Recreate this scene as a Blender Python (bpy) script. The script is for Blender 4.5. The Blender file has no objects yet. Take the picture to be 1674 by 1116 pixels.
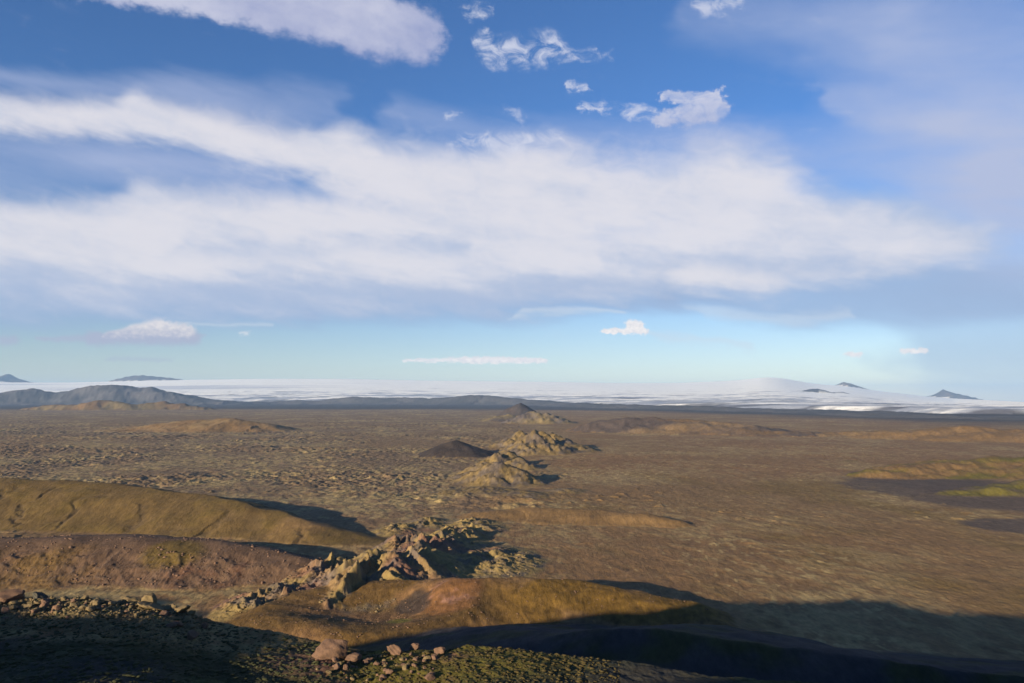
import bpy, math, random
import numpy as np
from mathutils import Vector

R = math.radians
sc = bpy.context.scene
col = sc.collection

# ------------------------------------------------------------------ camera
CAM_Z = 200.0
F = 1209.0                       # focal length in pixels of a 1674 px wide frame
PITCH = math.atan(90.0 / F)
cam = bpy.data.cameras.new('camera')
cam.sensor_width = 36.0
cam.lens = 36.0 * F / 1674.0
cam.clip_start = 0.5
cam.clip_end = 400000.0
camo = bpy.data.objects.new('camera', cam)
camo.location = (0, 0, CAM_Z)
camo.rotation_euler = (R(90) + PITCH, 0, 0)
col.objects.link(camo)
sc.camera = camo

# ------------------------------------------------------------------ light, exposure
SUN_EL = R(11.5)
SUN_PHI = R(41)                  # light travels forward and to the right
SKY_STR = 0.05
EXPO = 1.3
sc.view_settings.view_transform = 'Standard'
sc.view_settings.look = 'None'
sc.view_settings.gamma = 1.0
sc.view_settings.use_curve_mapping = False
sc.view_settings.exposure = EXPO
sc.cycles.use_denoising = True
sc.cycles.max_bounces = 6
sc.cycles.diffuse_bounces = 2
sc.cycles.volume_bounces = 0

sun = bpy.data.lights.new('sun', 'SUN')
sun.energy = 5.0
sun.angle = R(0.5)
sun.color = (1.0, 0.83, 0.58)
suno = bpy.data.objects.new('sun', sun)
sd = Vector((math.sin(SUN_PHI) * math.cos(SUN_EL), math.cos(SUN_PHI) * math.cos(SUN_EL), -math.sin(SUN_EL)))
suno.rotation_euler = sd.to_track_quat('-Z', 'Y').to_euler()
suno.location = (-300, -300, 600)
col.objects.link(suno)


# ------------------------------------------------------------------ node helpers
class Ex:
    """a socket with arithmetic"""
    def __init__(s, nt, sock): s.nt, s.s = nt, sock
    def _m(s, op, *a, clamp=False):
        n = s.nt.nodes.new('ShaderNodeMath'); n.operation = op; n.use_clamp = clamp
        for i, v in enumerate((s,) + a):
            if isinstance(v, Ex): s.nt.links.new(v.s, n.inputs[i])
            else: n.inputs[i].default_value = v
        return Ex(s.nt, n.outputs[0])
    def __add__(s, o): return s._m('ADD', o)
    def __radd__(s, o): return s._m('ADD', o)
    def __sub__(s, o): return s._m('SUBTRACT', o)
    def __rsub__(s, o): return (s * -1.0) + o
    def __mul__(s, o): return s._m('MULTIPLY', o)
    def __rmul__(s, o): return s._m('MULTIPLY', o)
    def __truediv__(s, o): return s._m('DIVIDE', o)
    def smooth(s, lo, hi):
        n = s.nt.nodes.new('ShaderNodeMapRange'); n.interpolation_type = 'SMOOTHSTEP'
        s.nt.links.new(s.s, n.inputs[0]); n.inputs[1].default_value = lo; n.inputs[2].default_value = hi
        return Ex(s.nt, n.outputs[0])


def combine(nt, x, y, z=0.0):
    n = nt.nodes.new('ShaderNodeCombineXYZ')
    for i, v in enumerate((x, y, z)):
        if isinstance(v, Ex): nt.links.new(v.s, n.inputs[i])
        else: n.inputs[i].default_value = v
    return n.outputs[0]


def noise(nt, vec, scale, detail=4.0, rough=0.55, dist=0.0, out=0, lac=2.0, dim='3D'):
    n = nt.nodes.new('ShaderNodeTexNoise'); n.noise_dimensions = dim
    n.inputs['Scale'].default_value = scale; n.inputs['Detail'].default_value = detail
    n.inputs['Roughness'].default_value = rough; n.inputs['Distortion'].default_value = dist
    n.inputs['Lacunarity'].default_value = lac
    if vec is not None: nt.links.new(vec, n.inputs['Vector'])
    return Ex(nt, n.outputs[out])


def mix(nt, fac, a, b):
    n = nt.nodes.new('ShaderNodeMix'); n.data_type = 'RGBA'
    for i, v in ((0, fac), (6, a), (7, b)):
        if isinstance(v, Ex): nt.links.new(v.s, n.inputs[i])
        elif hasattr(v, 'is_linked'): nt.links.new(v, n.inputs[i])
        elif i == 0: n.inputs[i].default_value = v
        else: n.inputs[i].default_value = (*v, 1.0)
    return n.outputs[2]


def ray(px, py):
    xc = (px - 837.0) / F; yc = (558.0 - py) / F
    return xc, math.cos(PITCH) - yc * math.sin(PITCH), math.sin(PITCH) + yc * math.cos(PITCH)


def at_z(px, py, z=0.0):
    x, y, dz = ray(px, py); t = (z - CAM_Z) / dz
    return x * t, y * t


def at_y(px, py, Y):
    x, y, dz = ray(px, py); t = Y / y
    return x * t, Y, CAM_Z + dz * t


# ------------------------------------------------------------------ sky: daylight with cloud bands, by direction
world = bpy.data.worlds.new('World'); sc.world = world; world.use_nodes = True
world.cycles.sampling_method = 'MANUAL'; world.cycles.sample_map_resolution = 256
wt = world.node_tree; bg = wt.nodes['Background']; bg.inputs[1].default_value = SKY_STR
sky = wt.nodes.new('ShaderNodeTexSky'); sky.sky_type = 'NISHITA'; sky.sun_disc = False
sky.sun_elevation = SUN_EL; sky.sun_rotation = math.pi + SUN_PHI
sky.altitude = 600; sky.air_density = 0.9; sky.dust_density = 0.0; sky.ozone_density = 1.6

tc = wt.nodes.new('ShaderNodeTexCoord')
sp = wt.nodes.new('ShaderNodeSeparateXYZ'); wt.links.new(tc.outputs['Generated'], sp.inputs[0])
dx, dy, dz = (Ex(wt, sp.outputs[i]) for i in range(3))
hyp = (dx * dx + dy * dy)._m('SQRT')
AZ = dx._m('ARCTAN2', dy) * (180 / math.pi)
EL = dz._m('ARCTAN2', hyp) * (180 / math.pi)
DEG = 0.0474                     # degrees of sky for one pixel of the photograph

# long streaks that dip to the right, as the wind drew them
SL = R(-9)
su = AZ * math.cos(SL) + EL * math.sin(SL)
sv = EL * math.cos(SL) - AZ * math.sin(SL)


def n2d(x, y, ox, oy, scale, detail, rough, dist=0.0):
    return noise(wt, combine(wt, x + ox, y + oy), scale, detail, rough, dist, dim='2D')


w1 = n2d(su * 0.28, sv, 0, 0, 0.22, 3, 0.5) - 0.5
w2 = n2d(su * 0.5, sv, 37, 11, 0.30, 3, 0.5) - 0.5
p1 = n2d(AZ, EL * 1.5, 91, 0, 0.7, 5, 0.62) - 0.5
p2 = n2d(AZ, EL * 1.5, 0, 203, 0.7, 5, 0.62) - 0.5
PUFF_P = combine(wt, AZ + p2 * 2.4, EL + p1 * 1.5)
streak = n2d(su * 0.22, sv, 0, 50, 0.55, 5, 0.56)
SOFT_P = combine(wt, AZ + w2 * 7.0, EL + w1 * 2.0 + (streak - 0.5) * 1.6)
streak_b = n2d(su * 0.30, sv, 110, 0, 0.28, 4, 0.5)
wisp = n2d(su * 0.6, sv, 0, 310, 0.9, 6, 0.62, 0.5)
fine = n2d(AZ, EL * 1.3, 430, 0, 2.6, 4, 0.6)

grp = bpy.data.node_groups.new('stroke', 'ShaderNodeTree')
for nm, tp in (('P', 'NodeSocketVector'), ('A', 'NodeSocketVector'), ('B', 'NodeSocketVector'), ('r0', 'NodeSocketFloat'),
               ('r1', 'NodeSocketFloat'), ('inner', 'NodeSocketFloat'), ('weight', 'NodeSocketFloat')):
    grp.interface.new_socket(nm, in_out='INPUT', socket_type=tp)
grp.interface.new_socket('mask', in_out='OUTPUT', socket_type='NodeSocketFloat')
gi = grp.nodes.new('NodeGroupInput'); go = grp.nodes.new('NodeGroupOutput')


def gv(op, a, b=None):
    n = grp.nodes.new('ShaderNodeVectorMath'); n.operation = op
    grp.links.new(a, n.inputs[0])
    if b is not None:
        if op == 'SCALE': grp.links.new(b, n.inputs[3])
        else: grp.links.new(b, n.inputs[1])
    return n.outputs[1] if op in ('DOT_PRODUCT', 'LENGTH') else n.outputs[0]


pa = gv('SUBTRACT', gi.outputs[0], gi.outputs[1]); ba = gv('SUBTRACT', gi.outputs[2], gi.outputs[1])
h = Ex(grp, gv('DOT_PRODUCT', pa, ba))._m('DIVIDE', Ex(grp, gv('DOT_PRODUCT', ba, ba)), clamp=True)
dd = Ex(grp, gv('LENGTH', gv('SUBTRACT', pa, gv('SCALE', ba, h.s))))
r0 = Ex(grp, gi.outputs[3]); r1 = Ex(grp, gi.outputs[4])
q = dd / (r0 + (r1 - r0) * h)
mr = grp.nodes.new('ShaderNodeMapRange'); mr.interpolation_type = 'SMOOTHSTEP'
grp.links.new(q.s, mr.inputs[0]); grp.links.new(gi.outputs[5], mr.inputs[1]); mr.inputs[2].default_value = 1.0
mr.inputs[3].default_value = 1.0; mr.inputs[4].default_value = 0.0
grp.links.new((Ex(grp, mr.outputs[0]) * Ex(grp, gi.outputs[6])).s, go.inputs[0])


def azel(px, py):
    x, y, z = ray(px, py)
    return math.degrees(math.atan2(x, y)), math.degrees(math.atan2(z, math.hypot(x, y))), 0.0


def stroke(P, a, b, ra, rb, inner=0.2, weight=1.0):
    n = wt.nodes.new('ShaderNodeGroup'); n.node_tree = grp
    wt.links.new(P, n.inputs[0])
    A = azel(*a); B = azel(*b)
    if abs(A[0] - B[0]) + abs(A[1] - B[1]) < 1e-4: B = (B[0] + 0.01, B[1], 0)
    n.inputs[1].default_value = A; n.inputs[2].default_value = B
    n.inputs[3].default_value = ra * DEG; n.inputs[4].default_value = rb * DEG
    n.inputs[5].default_value = inner; n.inputs[6].default_value = weight
    return Ex(wt, n.outputs[0])


def union(ms):
    o = None
    for m in ms:
        o = (1.0 - m) if o is None else o * (1.0 - m)
    return 1.0 - o


UNIT = 1.0 / (SKY_STR * 2 ** EXPO)


def tone(r, g, b):               # a cloud's radiance from the 0..255 value it has in the picture
    return tuple((((v / 255 + 0.055) / 1.055) ** 2.4) * UNIT for v in (r, g, b))


# everywhere outside the photograph's part of the sky the same kinds of cloud go on at random
away = 1.0 - (1.0 - AZ._m('ABSOLUTE').smooth(38, 50)) * (1.0 - EL.smooth(29, 37))
deck = noise(wt, combine(wt, dx / (dz + 0.25), dy / (dz + 0.25) * 1.6), 1.3, 5, 0.55, dim='2D')

tint = wt.nodes.new('ShaderNodeVectorMath'); tint.operation = 'MULTIPLY'
wt.links.new(sky.outputs[0], tint.inputs[0]); wt.links.new(mix(wt, EL.smooth(1.0, 20.0), (0.92, 0.93, 1.08), (0.56, 0.88, 1.34)), tint.inputs[1])
clear = tint.outputs[0]
c = clear
# pale lower air over the ice cap, then the grey-blue veil under the big bank
veil = union([stroke(SOFT_P, (-300, 482), (500, 486), 62, 58, 0.25, 0.80),
              stroke(SOFT_P, (500, 486), (1100, 486), 56, 48, 0.3, 0.82),
              stroke(SOFT_P, (1100, 474), (2000, 466), 58, 74, 0.3, 0.90),
              stroke(SOFT_P, (1520, 575), (2000, 560), 90, 150, 0.0, 0.60)])
c = mix(wt, veil * (0.80 + streak_b * 0.35), c, tone(158, 180, 214))
hz = union([stroke(SOFT_P, (1480, 90), (1900, 250), 190, 260, 0.0, 0.62),
            stroke(SOFT_P, (1330, 150), (1640, 230), 24, 70, 0.2, 0.40),
            stroke(SOFT_P, (1560, 320), (1900, 380), 130, 180, 0.0, 0.60),
            stroke(SOFT_P, (1130, 20), (1420, 40), 45, 90, 0.0, 0.35),
            stroke(SOFT_P, (1150, 240), (1650, 260), 60, 90, 0.0, 0.55),
            stroke(SOFT_P, (0, 120), (520, 175), 26, 45, 0.0, 0.42),
            stroke(SOFT_P, (-50, 255), (440, 280), 50, 60, 0.0, 0.62),
            stroke(SOFT_P, (640, 180), (1250, 240), 40, 50, 0.0, 0.30)])
c = mix(wt, (hz * (streak_b * 1.5 + 0.22))._m('MINIMUM', 1.0), c, tone(180, 191, 222))
main = union([stroke(SOFT_P, (-200, 172), (220, 196), 54, 56, 0.0, 0.92),
              stroke(SOFT_P, (220, 196), (560, 258), 59, 77, 0.0, 0.97),
              stroke(SOFT_P, (560, 258), (860, 330), 84, 147, 0.0, 1.0),
              stroke(SOFT_P, (860, 325), (1200, 335), 156, 143, 0.0, 1.0),
              stroke(SOFT_P, (1200, 345), (1600, 400), 143, 64, 0.0, 0.98),
              stroke(SOFT_P, (-200, 375), (240, 375), 92, 90, 0.0, 0.98),
              stroke(SOFT_P, (240, 365), (850, 355), 87, 97, 0.0, 0.97),
              stroke(SOFT_P, (240, 400), (1500, 405), 105, 77, 0.0, 0.97),
              stroke(SOFT_P, (-200, 435), (1250, 440), 92, 64, 0.0, 0.92)])
edge = (streak - 0.5) * 0.9 + (wisp - 0.5) * 0.42
ma = (main * 1.12 + edge * (1.0 - main * 0.75)).smooth(0.10, 1.08) * 0.95
grey = (union([stroke(SOFT_P, (-200, 462), (1100, 466), 60, 50, 0.0, 0.85), stroke(SOFT_P, (280, 395), (760, 400), 34, 30, 0.0, 0.45),
               stroke(SOFT_P, (1000, 425), (1700, 435), 28, 40, 0.0, 0.5), stroke(SOFT_P, (1380, 300), (1700, 380), 60, 90, 0.0, 0.7)]))
shade = (streak_b * 0.65 + streak * 0.60 + main * 0.35 - grey * 0.70 + (wisp - 0.5) * 0.40).smooth(0.20, 1.12)
bank = mix(wt, shade, tone(178, 192, 219), tone(229, 226, 232))
c = mix(wt, ma, c, bank)
c_mid = c
# fleecy wisps and the grey cloud at the top
wis = union([stroke(PUFF_P, (800, 85), (900, 80), 34, 36, 0.0, 0.9), stroke(PUFF_P, (900, 82), (1000, 92), 22, 10, 0.0, 0.7),
             stroke(PUFF_P, (760, 18), (800, 20), 16, 14, 0.0, 0.7), stroke(PUFF_P, (780, 60), (790, 60), 14, 12, 0.0, 0.7),
             stroke(PUFF_P, (930, 140), (955, 142), 13, 12, 0.0, 0.8), stroke(PUFF_P, (960, 172), (1080, 190), 14, 20, 0.0, 0.8),
             stroke(PUFF_P, (760, 235), (900, 230), 30, 22, 0.0, 0.75), stroke(PUFF_P, (830, 180), (850, 190), 12, 16, 0.0, 0.4),
             stroke(PUFF_P, (730, 190), (745, 188), 12, 10, 0.0, 0.5), stroke(PUFF_P, (1140, 8), (1200, 4), 20, 26, 0.0, 0.6)])
c = mix(wt, wis.smooth(0.0, 0.8) * (wisp + p1 * 0.25).smooth(0.33, 0.70) * 0.85, c, tone(214, 218, 235))
lens = union([stroke(PUFF_P, (1085, 196), (1170, 176), 18, 30, 0.3, 1.0), stroke(PUFF_P, (1085, 158), (1175, 160), 12, 14, 0.2, 0.85)])
c = mix(wt, lens.smooth(0.0, 0.95) * (0.5 + wisp.smooth(0.3, 0.6) * 0.4), c, mix(wt, p1 + (EL - azel(1130, 185)[1]) * 0.35 + 0.5, tone(158, 172, 212), tone(218, 218, 232)))
topc = union([stroke(PUFF_P, (120, -25), (360, -5), 26, 42, 0.1, 1.0), stroke(PUFF_P, (360, -5), (600, 30), 46, 66, 0.25, 1.0),
              stroke(PUFF_P, (600, 35), (690, 60), 70, 56, 0.25, 1.0)])
tcol = mix(wt, ((streak_b - 0.5) * 1.6 + p1 * 0.6 + (EL - 27.0) * 0.12 - (AZ + 12) * 0.02 + 0.45)._m('ADD', 0.0, clamp=True), tone(150, 160, 202), tone(204, 206, 226))
c = mix(wt, (topc + (wisp - 0.5) * 0.7 * topc).smooth(0.05, 0.9) * 0.9, c, tcol)
wt.links.new(c, bg.inputs[0])
# low fair-weather cumulus, bright heads over grey bases
c = c_mid
thin = union([stroke(SOFT_P, (840, 514), (1010, 522), 8, 8, 0.0, 0.5), stroke(SOFT_P, (1120, 520), (1380, 506), 14, 12, 0.0, 0.4),
              stroke(SOFT_P, (1050, 548), (1220, 572), 8, 8, 0.0, 0.4), stroke(SOFT_P, (340, 525), (430, 528), 6, 5, 0.0, 0.4)])
c = mix(wt, thin, c, tone(214, 222, 232))
SM_P = combine(wt, AZ + p2 * 0.5 + (fine - 0.5) * 0.7, EL + p1 * 0.25 + (fine - 0.5) * 0.45)
base = union([stroke(SM_P, (60, 553), (170, 553), 3, 12, 0.1, 0.8), stroke(SM_P, (150, 553), (315, 552), 14, 17, 0.2, 1.0),
              stroke(SM_P, (-20, 556), (22, 556), 12, 10, 0.1, 0.8), stroke(SM_P, (180, 586), (280, 588), 5, 5, 0.0, 0.45),
              stroke(SM_P, (300, 549), (335, 548), 9, 4, 0.1, 0.6)])
c = mix(wt, base * 0.92, c, tone(176, 180, 202))
cum = union([stroke(SM_P, (180, 547), (215, 543), 9, 14, 0.0, 0.85), stroke(SM_P, (222, 541), (258, 536), 17, 22, 0.0, 0.95),
             stroke(SM_P, (275, 539), (308, 541), 20, 16, 0.0, 0.92)])
lit = ((EL - azel(245, 557)[1]) * 0.75 + (fine - 0.5) * 1.3 + p1 * 0.6)._m('ADD', 0.0, clamp=True)
c = mix(wt, cum.smooth(0.02, 0.75) * 0.92, c, mix(wt, lit, tone(178, 182, 203), tone(238, 230, 228)))
heads = union([stroke(SM_P, (985, 541), (1055, 541), 6, 9, 0.1, 0.95),
               stroke(SM_P, (1030, 530), (1046, 534), 12, 13, 0.2, 1.0), stroke(SM_P, (1386, 579), (1406, 579), 6, 6, 0.1, 0.9),
               stroke(SM_P, (1474, 573), (1511, 573), 6, 6, 0.1, 0.9), stroke(SM_P, (660, 589), (760, 588), 4, 8, 0.0, 0.7),
               stroke(SM_P, (760, 588), (890, 589), 9, 7, 0.1, 0.95), stroke(SM_P, (395, 545), (405, 545), 7, 7, 0.0, 0.4)])
c = mix(wt, heads.smooth(0.0, 0.8) * 0.95, c, mix(wt, (fine * 1.6 - 0.25)._m('ADD', 0.0, clamp=True), tone(222, 220, 226), tone(268, 258, 250)))
bg1 = wt.nodes.new('ShaderNodeBackground'); bg1.inputs[1].default_value = SKY_STR
wt.links.new(c, bg1.inputs[0])
mlow = wt.nodes.new('ShaderNodeMixShader'); wt.links.new(EL.smooth(7.0, 12.0).s, mlow.inputs[0])
wt.links.new(bg1.outputs[0], mlow.inputs[1]); wt.links.new(bg.outputs[0], mlow.inputs[2])
bg2 = wt.nodes.new('ShaderNodeBackground'); bg2.inputs[1].default_value = SKY_STR
wt.links.new(mix(wt, deck.smooth(0.58, 0.85) * 0.6, clear, tone(190, 195, 216)), bg2.inputs[0])
ms = wt.nodes.new('ShaderNodeMixShader'); wt.links.new(away.s, ms.inputs[0])
wt.links.new(mlow.outputs[0], ms.inputs[1]); wt.links.new(bg2.outputs[0], ms.inputs[2])
wt.links.new(ms.outputs[0], wt.nodes['World Output'].inputs[0])

# ------------------------------------------------------------------ noise in numpy for the relief
rng = np.random.default_rng(7)
_perm = rng.permutation(256).astype(np.int64); _perm = np.concatenate([_perm, _perm])
_ang = rng.uniform(0, 2 * np.pi, 256); _gx = np.cos(_ang); _gy = np.sin(_ang)


def pn(x, y):
    xi = np.floor(x).astype(np.int64); yi = np.floor(y).astype(np.int64)
    xf = x - xi; yf = y - yi
    u = xf * xf * xf * (xf * (xf * 6 - 15) + 10); v = yf * yf * yf * (yf * (yf * 6 - 15) + 10)
    x0 = xi & 255; x1 = (xi + 1) & 255; y0 = yi & 255; y1 = (yi + 1) & 255
    def g(a, b, fx, fy):
        k = _perm[_perm[a] + b]
        return _gx[k] * fx + _gy[k] * fy
    n00 = g(x0, y0, xf, yf); n10 = g(x1, y0, xf - 1, yf); n01 = g(x0, y1, xf, yf - 1); n11 = g(x1, y1, xf - 1, yf - 1)
    a = n00 + u * (n10 - n00); b = n01 + u * (n11 - n01)
    return (a + v * (b - a)) * 1.5


def fbm(x, y, wl, octv=4, gain=0.5, seed=0.0):
    o = np.zeros_like(x); a = 1.0; s = 0.0; k = 1.0 / wl
    for i in range(octv):
        o += a * pn(x * k + seed * 17.3 + i * 31.7, y * k - seed * 9.1 + i * 13.9); s += a
        a *= gain; k *= 2.03
    return o / s


def ridged(x, y, wl, octv=4, gain=0.55, seed=0.0):
    o = np.zeros_like(x); a = 1.0; s = 0.0; k = 1.0 / wl
    for i in range(octv):
        o += a * (1 - np.abs(pn(x * k + seed * 11.3 + i * 27.1, y * k + seed * 5.7 + i * 19.3)) * 1.6); s += a
        a *= gain; k *= 2.1
    return o / s


def ss(a, b, x):
    t = np.clip((x - a) / (b - a), 0, 1)
    return t * t * (3 - 2 * t)


def smax(a, b, k):
    hh = np.clip(0.5 + 0.5 * (a - b) / k, 0, 1)
    return b + (a - b) * hh + k * hh * (1 - hh)


def polyline(x, y, pts):
    """nearest point of a polyline: distance, interpolated extra columns, nearest x y"""
    best = np.full(x.shape, 1e18); ex = np.zeros(x.shape + (len(pts[0]) - 2,)); nx = np.zeros_like(x); ny = np.zeros_like(y)
    for p, q_ in zip(pts[:-1], pts[1:]):
        p = np.array(p, float); q_ = np.array(q_, float); d = q_[:2] - p[:2]
        t = np.clip(((x - p[0]) * d[0] + (y - p[1]) * d[1]) / (d @ d), 0, 1)
        cx = p[0] + t * d[0]; cy = p[1] + t * d[1]
        r = (x - cx) ** 2 + (y - cy) ** 2
        m = r < best
        best = np.where(m, r, best); nx = np.where(m, cx, nx); ny = np.where(m, cy, ny)
        ex = np.where(m[..., None], p[2:] + t[..., None] * (q_[2:] - p[2:]), ex)
    return np.sqrt(best), ex, nx, ny


def ridge(x, y, pts, rnd=0.5, warp=0.0, wl=60, seed=0.0, low=-6.0):
    """pts: X, Y, crest height, width towards the camera, width behind"""
    if warp:
        wx = fbm(x, y, wl, 3, 0.5, seed) * warp; wy = fbm(x, y, wl, 3, 0.5, seed + 3) * warp
        xx, yy = x + wx, y + wy
    else: xx, yy = x, y
    d, ex, nx, ny = polyline(xx, yy, pts)
    front = ss(-0.35, 0.35, ((ny - yy)) / (d + 1e-6))
    w = ex[..., 2] + (ex[..., 1] - ex[..., 2]) * front
    s = np.clip(d / w, 0, 1.3)
    cosp = 0.5 * (1 + np.cos(np.pi * np.clip(s, 0, 1)))
    prof = rnd * cosp + (1 - rnd) * (1 - s)
    return ex[..., 0] * prof + low * ss(0.8, 1.15, s), s


def crest(px_pts):
    """(px, py, depth, front width, back width) -> world crest points"""
    o = []
    for a in px_pts:
        X, Y, Z = at_y(a[0], a[1], a[2]); o.append((X, Y, Z, a[3], a[4]))
    return o


# ------------------------------------------------------------------ albedo palette (linear)
BROWN = np.array((0.180, 0.110, 0.047)); RUST = np.array((0.182, 0.102, 0.044)); DUST = np.array((0.205, 0.136, 0.064))
PALE = np.array((0.250, 0.186, 0.082)); OLIVE = np.array((0.118, 0.078, 0.022)); GREEN = np.array((0.120, 0.100, 0.020))
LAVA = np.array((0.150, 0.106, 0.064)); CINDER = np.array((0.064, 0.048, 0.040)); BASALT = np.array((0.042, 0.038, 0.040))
ORANGE = np.array((0.160, 0.078, 0.030)); PINK = np.array((0.170, 0.090, 0.060)); DARKMOSS = np.array((0.030, 0.031, 0.012))
SNOW = np.array((0.90, 0.88, 0.80)); ICE = np.array((0.30, 0.33, 0.40)); GREYROCK = np.array((0.105, 0.085, 0.075))


def lerp(a, b, t): return a + (b - a) * t[..., None]


# ------------------------------------------------------------------ relief
def wp(px, py): return at_z(px, py, 0.0)


CRATER_C = at_z(612, 1003, 3.0)


def h_plain(x, y):
    r = np.hypot(x, y)
    fx = x / np.maximum(y, 1.0)
    rough = ss(900, 1500, y) * (1 - 0.85 * ss(-0.02, 0.14, fx)) * (1 - ss(5000, 9000, r))
    rough = rough * (0.22 + 0.88 * ss(-0.3, 0.3, fbm(x, y, 480, 4, 0.55, 2.0)))
    pick = ss(-0.15, 0.25, fbm(x, y, 520, 3, 0.5, 3.0))
    lump = ridged(x, y, 34, 4, 0.66, 1.0) * (1 - pick) * 0.8 + ridged(x, y, 95, 5, 0.66, 1.5) * pick * 1.25 + 0.1 * (1 - pick)
    small = ss(250, 600, r) * (1 - ss(9000, 14000, r))
    z = (lump - 0.55) * 10.0 * rough + fbm(x * 1.9, y, 62, 4, 0.66, 4.0) * (2.0 - 0.9 * ss(-0.02, 0.12, fx)) * small + fbm(x, y, 900, 3, 0.5, 6.0) * 5 * ss(900, 2500, r)
    # broken lava blocks standing out of the field
    blk = ss(0.34, 0.5, fbm(x, y, 34, 2, 0.6, 8.0)) * ss(0.0, 0.35, fbm(x, y, 300, 2, 0.5, 9.0))
    z = z + blk * 5.0 * small * ss(700, 1000, r) * (0.3 + 0.7 * rough)
    # low moss swells on the open side
    sw = ss(0.1, 0.5, ridged(x * 1.7 + y * 0.2, y, 80, 4, 0.6, 12.0) - 0.35)
    z = z + sw * 0.45 * ss(0.0, 0.2, fx) * ss(600, 900, r) * (1 - ss(4000, 7000, r))
    return z - np.maximum(r - 15000, 0) ** 2 * 3e-7


def col_plain(x, y, z):
    r = np.hypot(x, y); fx = x / np.maximum(y, 1.0)
    n1 = fbm(x * 1.4, y, 420, 5, 0.6, 20.0); n2 = fbm(x * 2.2, y, 110, 5, 0.62, 21.0); n3 = fbm(x, y, 1500, 4, 0.5, 22.0)
    left = 1 - ss(-0.10, 0.10, fx)
    c_ = lerp(np.broadcast_to(BROWN, x.shape + (3,)), RUST, ss(-0.2, 0.4, n3))
    c_ = lerp(c_, DUST, ss(-0.1, 0.5, n1) * 0.7)
    c_ = lerp(c_, LAVA, left * ss(900, 1500, y) * (0.45 + 0.4 * ss(-0.3, 0.3, n3)))
    # pale grey-green moss on the swells and lava heads
    heads = ridged(x * 1.7 + y * 0.2, y, 80, 4, 0.6, 12.0)
    mo = ss(0.50, 0.78, heads + n1 * 0.30 + n2 * 0.25) * ss(-0.35, 0.25, n1 + n3 * 0.6)
    c_ = lerp(c_, PALE * 1.15, mo * (0.45 + 0.35 * left))
    mo2 = ss(0.25, 0.6, n2 + 0.4 * n1 + z * 0.05) * left
    c_ = lerp(c_, PALE * 1.1, mo2 * 0.75)
    oli = ss(0.0, 0.4, fbm(x * 1.3, y, 420, 5, 0.6, 25.0)) * ss(-0.05, 0.12, fx) * (1 - ss(1300, 2600, y))
    c_ = lerp(c_, OLIVE * np.array((1.15, 1.1, 1.0)), oli * 0.75)
    n4 = fbm(x * 2.3, y, 30, 4, 0.62, 26.0)
    c_ = lerp(c_, PALE * 1.35, ss(0.16, 0.36, n4 + 0.35 * n1 + 0.15 * n3) * (1 - left * 0.4) * 0.7 * ss(-0.1, 0.2, fbm(x, y, 260, 3, 0.55, 28.0)))
    c_ = lerp(c_, BROWN * 0.62, ss(0.15, 0.45, -n4 - 0.2 * n1) * 0.6)
    # dark gravel flat on the right
    for (px, py, rx, ry, wgt) in ((1560, 800, 260, 400, 0.85), (1480, 783, 160, 220, 0.8), (1690, 860, 120, 90, 0.9)):
        X, Y = wp(px, py)
        e = np.hypot((x - X) / rx, (y - Y) / ry) + n1 * 0.45 + n2 * 0.15
        c_ = lerp(c_, CINDER * 1.15, (1 - ss(0.75, 1.0, e)) * wgt)
    # yellow-green moss beside it
    X, Y = wp(1620, 765)
    e = np.hypot((x - X) / 420, (y - Y) / 420)
    c_ = lerp(c_, GREEN * 0.95, ss(0.15, 0.5, fbm(x * 0.5, y, 140, 4, 0.55, 27.0)) * (1 - ss(0.7, 1.2, e)))
    # outwash plain in the distance, dark basalt gravel
    edge = 10500 - 6200 * ss(-0.1, 0.68, fx) + n3 * 900
    c_ = lerp(c_, BASALT * 0.95, ss(0, 2200, y - edge))
    gl = ss(0.2, 0.6, fbm(x, y * 0.4, 1100, 4, 0.55, 29.0)) * ss(4000, 6000, r) * (1 - ss(9000, 11000, r))
    c_ = lerp(c_, DUST, gl * 0.5)
    return c_


# --- the mountain the photographer stands on: summit ridge, shoulder, spur
SUMMIT = [(60, -40, 185, 330, 330), (8, -12, 199.5, 330, 330), (-30, -12, 195, 330, 330), (-95, 0, 183, 330, 330), (-165, 20, 174, 320, 330), (-180, 26, 176.5, 300, 330), (-190, 30, 181, 300, 330), (-204, 34, 185, 300, 330), (-228, 42, 185.5, 300, 330), (-257, 52, 185, 300, 330),
          (-330, 50, 186, 300, 330), (-400, 62, 177, 300, 330), (-440, 78, 168, 300, 330), (-500, 100, 150, 280, 300), (-560, 150, 125, 250, 260),
          (-740, 360, 112, 200, 200), (-880, 440, 90, 170, 170), (-1000, 560, 50, 150, 150), (-1100, 640, 10, 120, 120)]
SHO = [(-700, 985, 212), (-150, 980, 208), (0, 979, 206), (150, 977, 205), (250, 987, 205), (330, 1008, 203), (420, 1026, 198), (510, 1047, 192), (600, 1072, 186),
       (700, 1066, 186), (770, 1058, 188), (880, 1070, 184), (1000, 1085, 180), (1150, 1102, 176), (1300, 1117, 172), (1500, 1142, 166),
       (1674, 1165, 160), (2100, 1240, 150)]
SHO_W = [at_y(*p) for p in SHO]
SHO_AZ = np.array([math.atan2(p[0], p[1]) for p in SHO_W]); SHO_R = np.array([math.hypot(p[0], p[1]) for p in SHO_W]); SHO_Z = np.array([p[2] for p in SHO_W])


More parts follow.
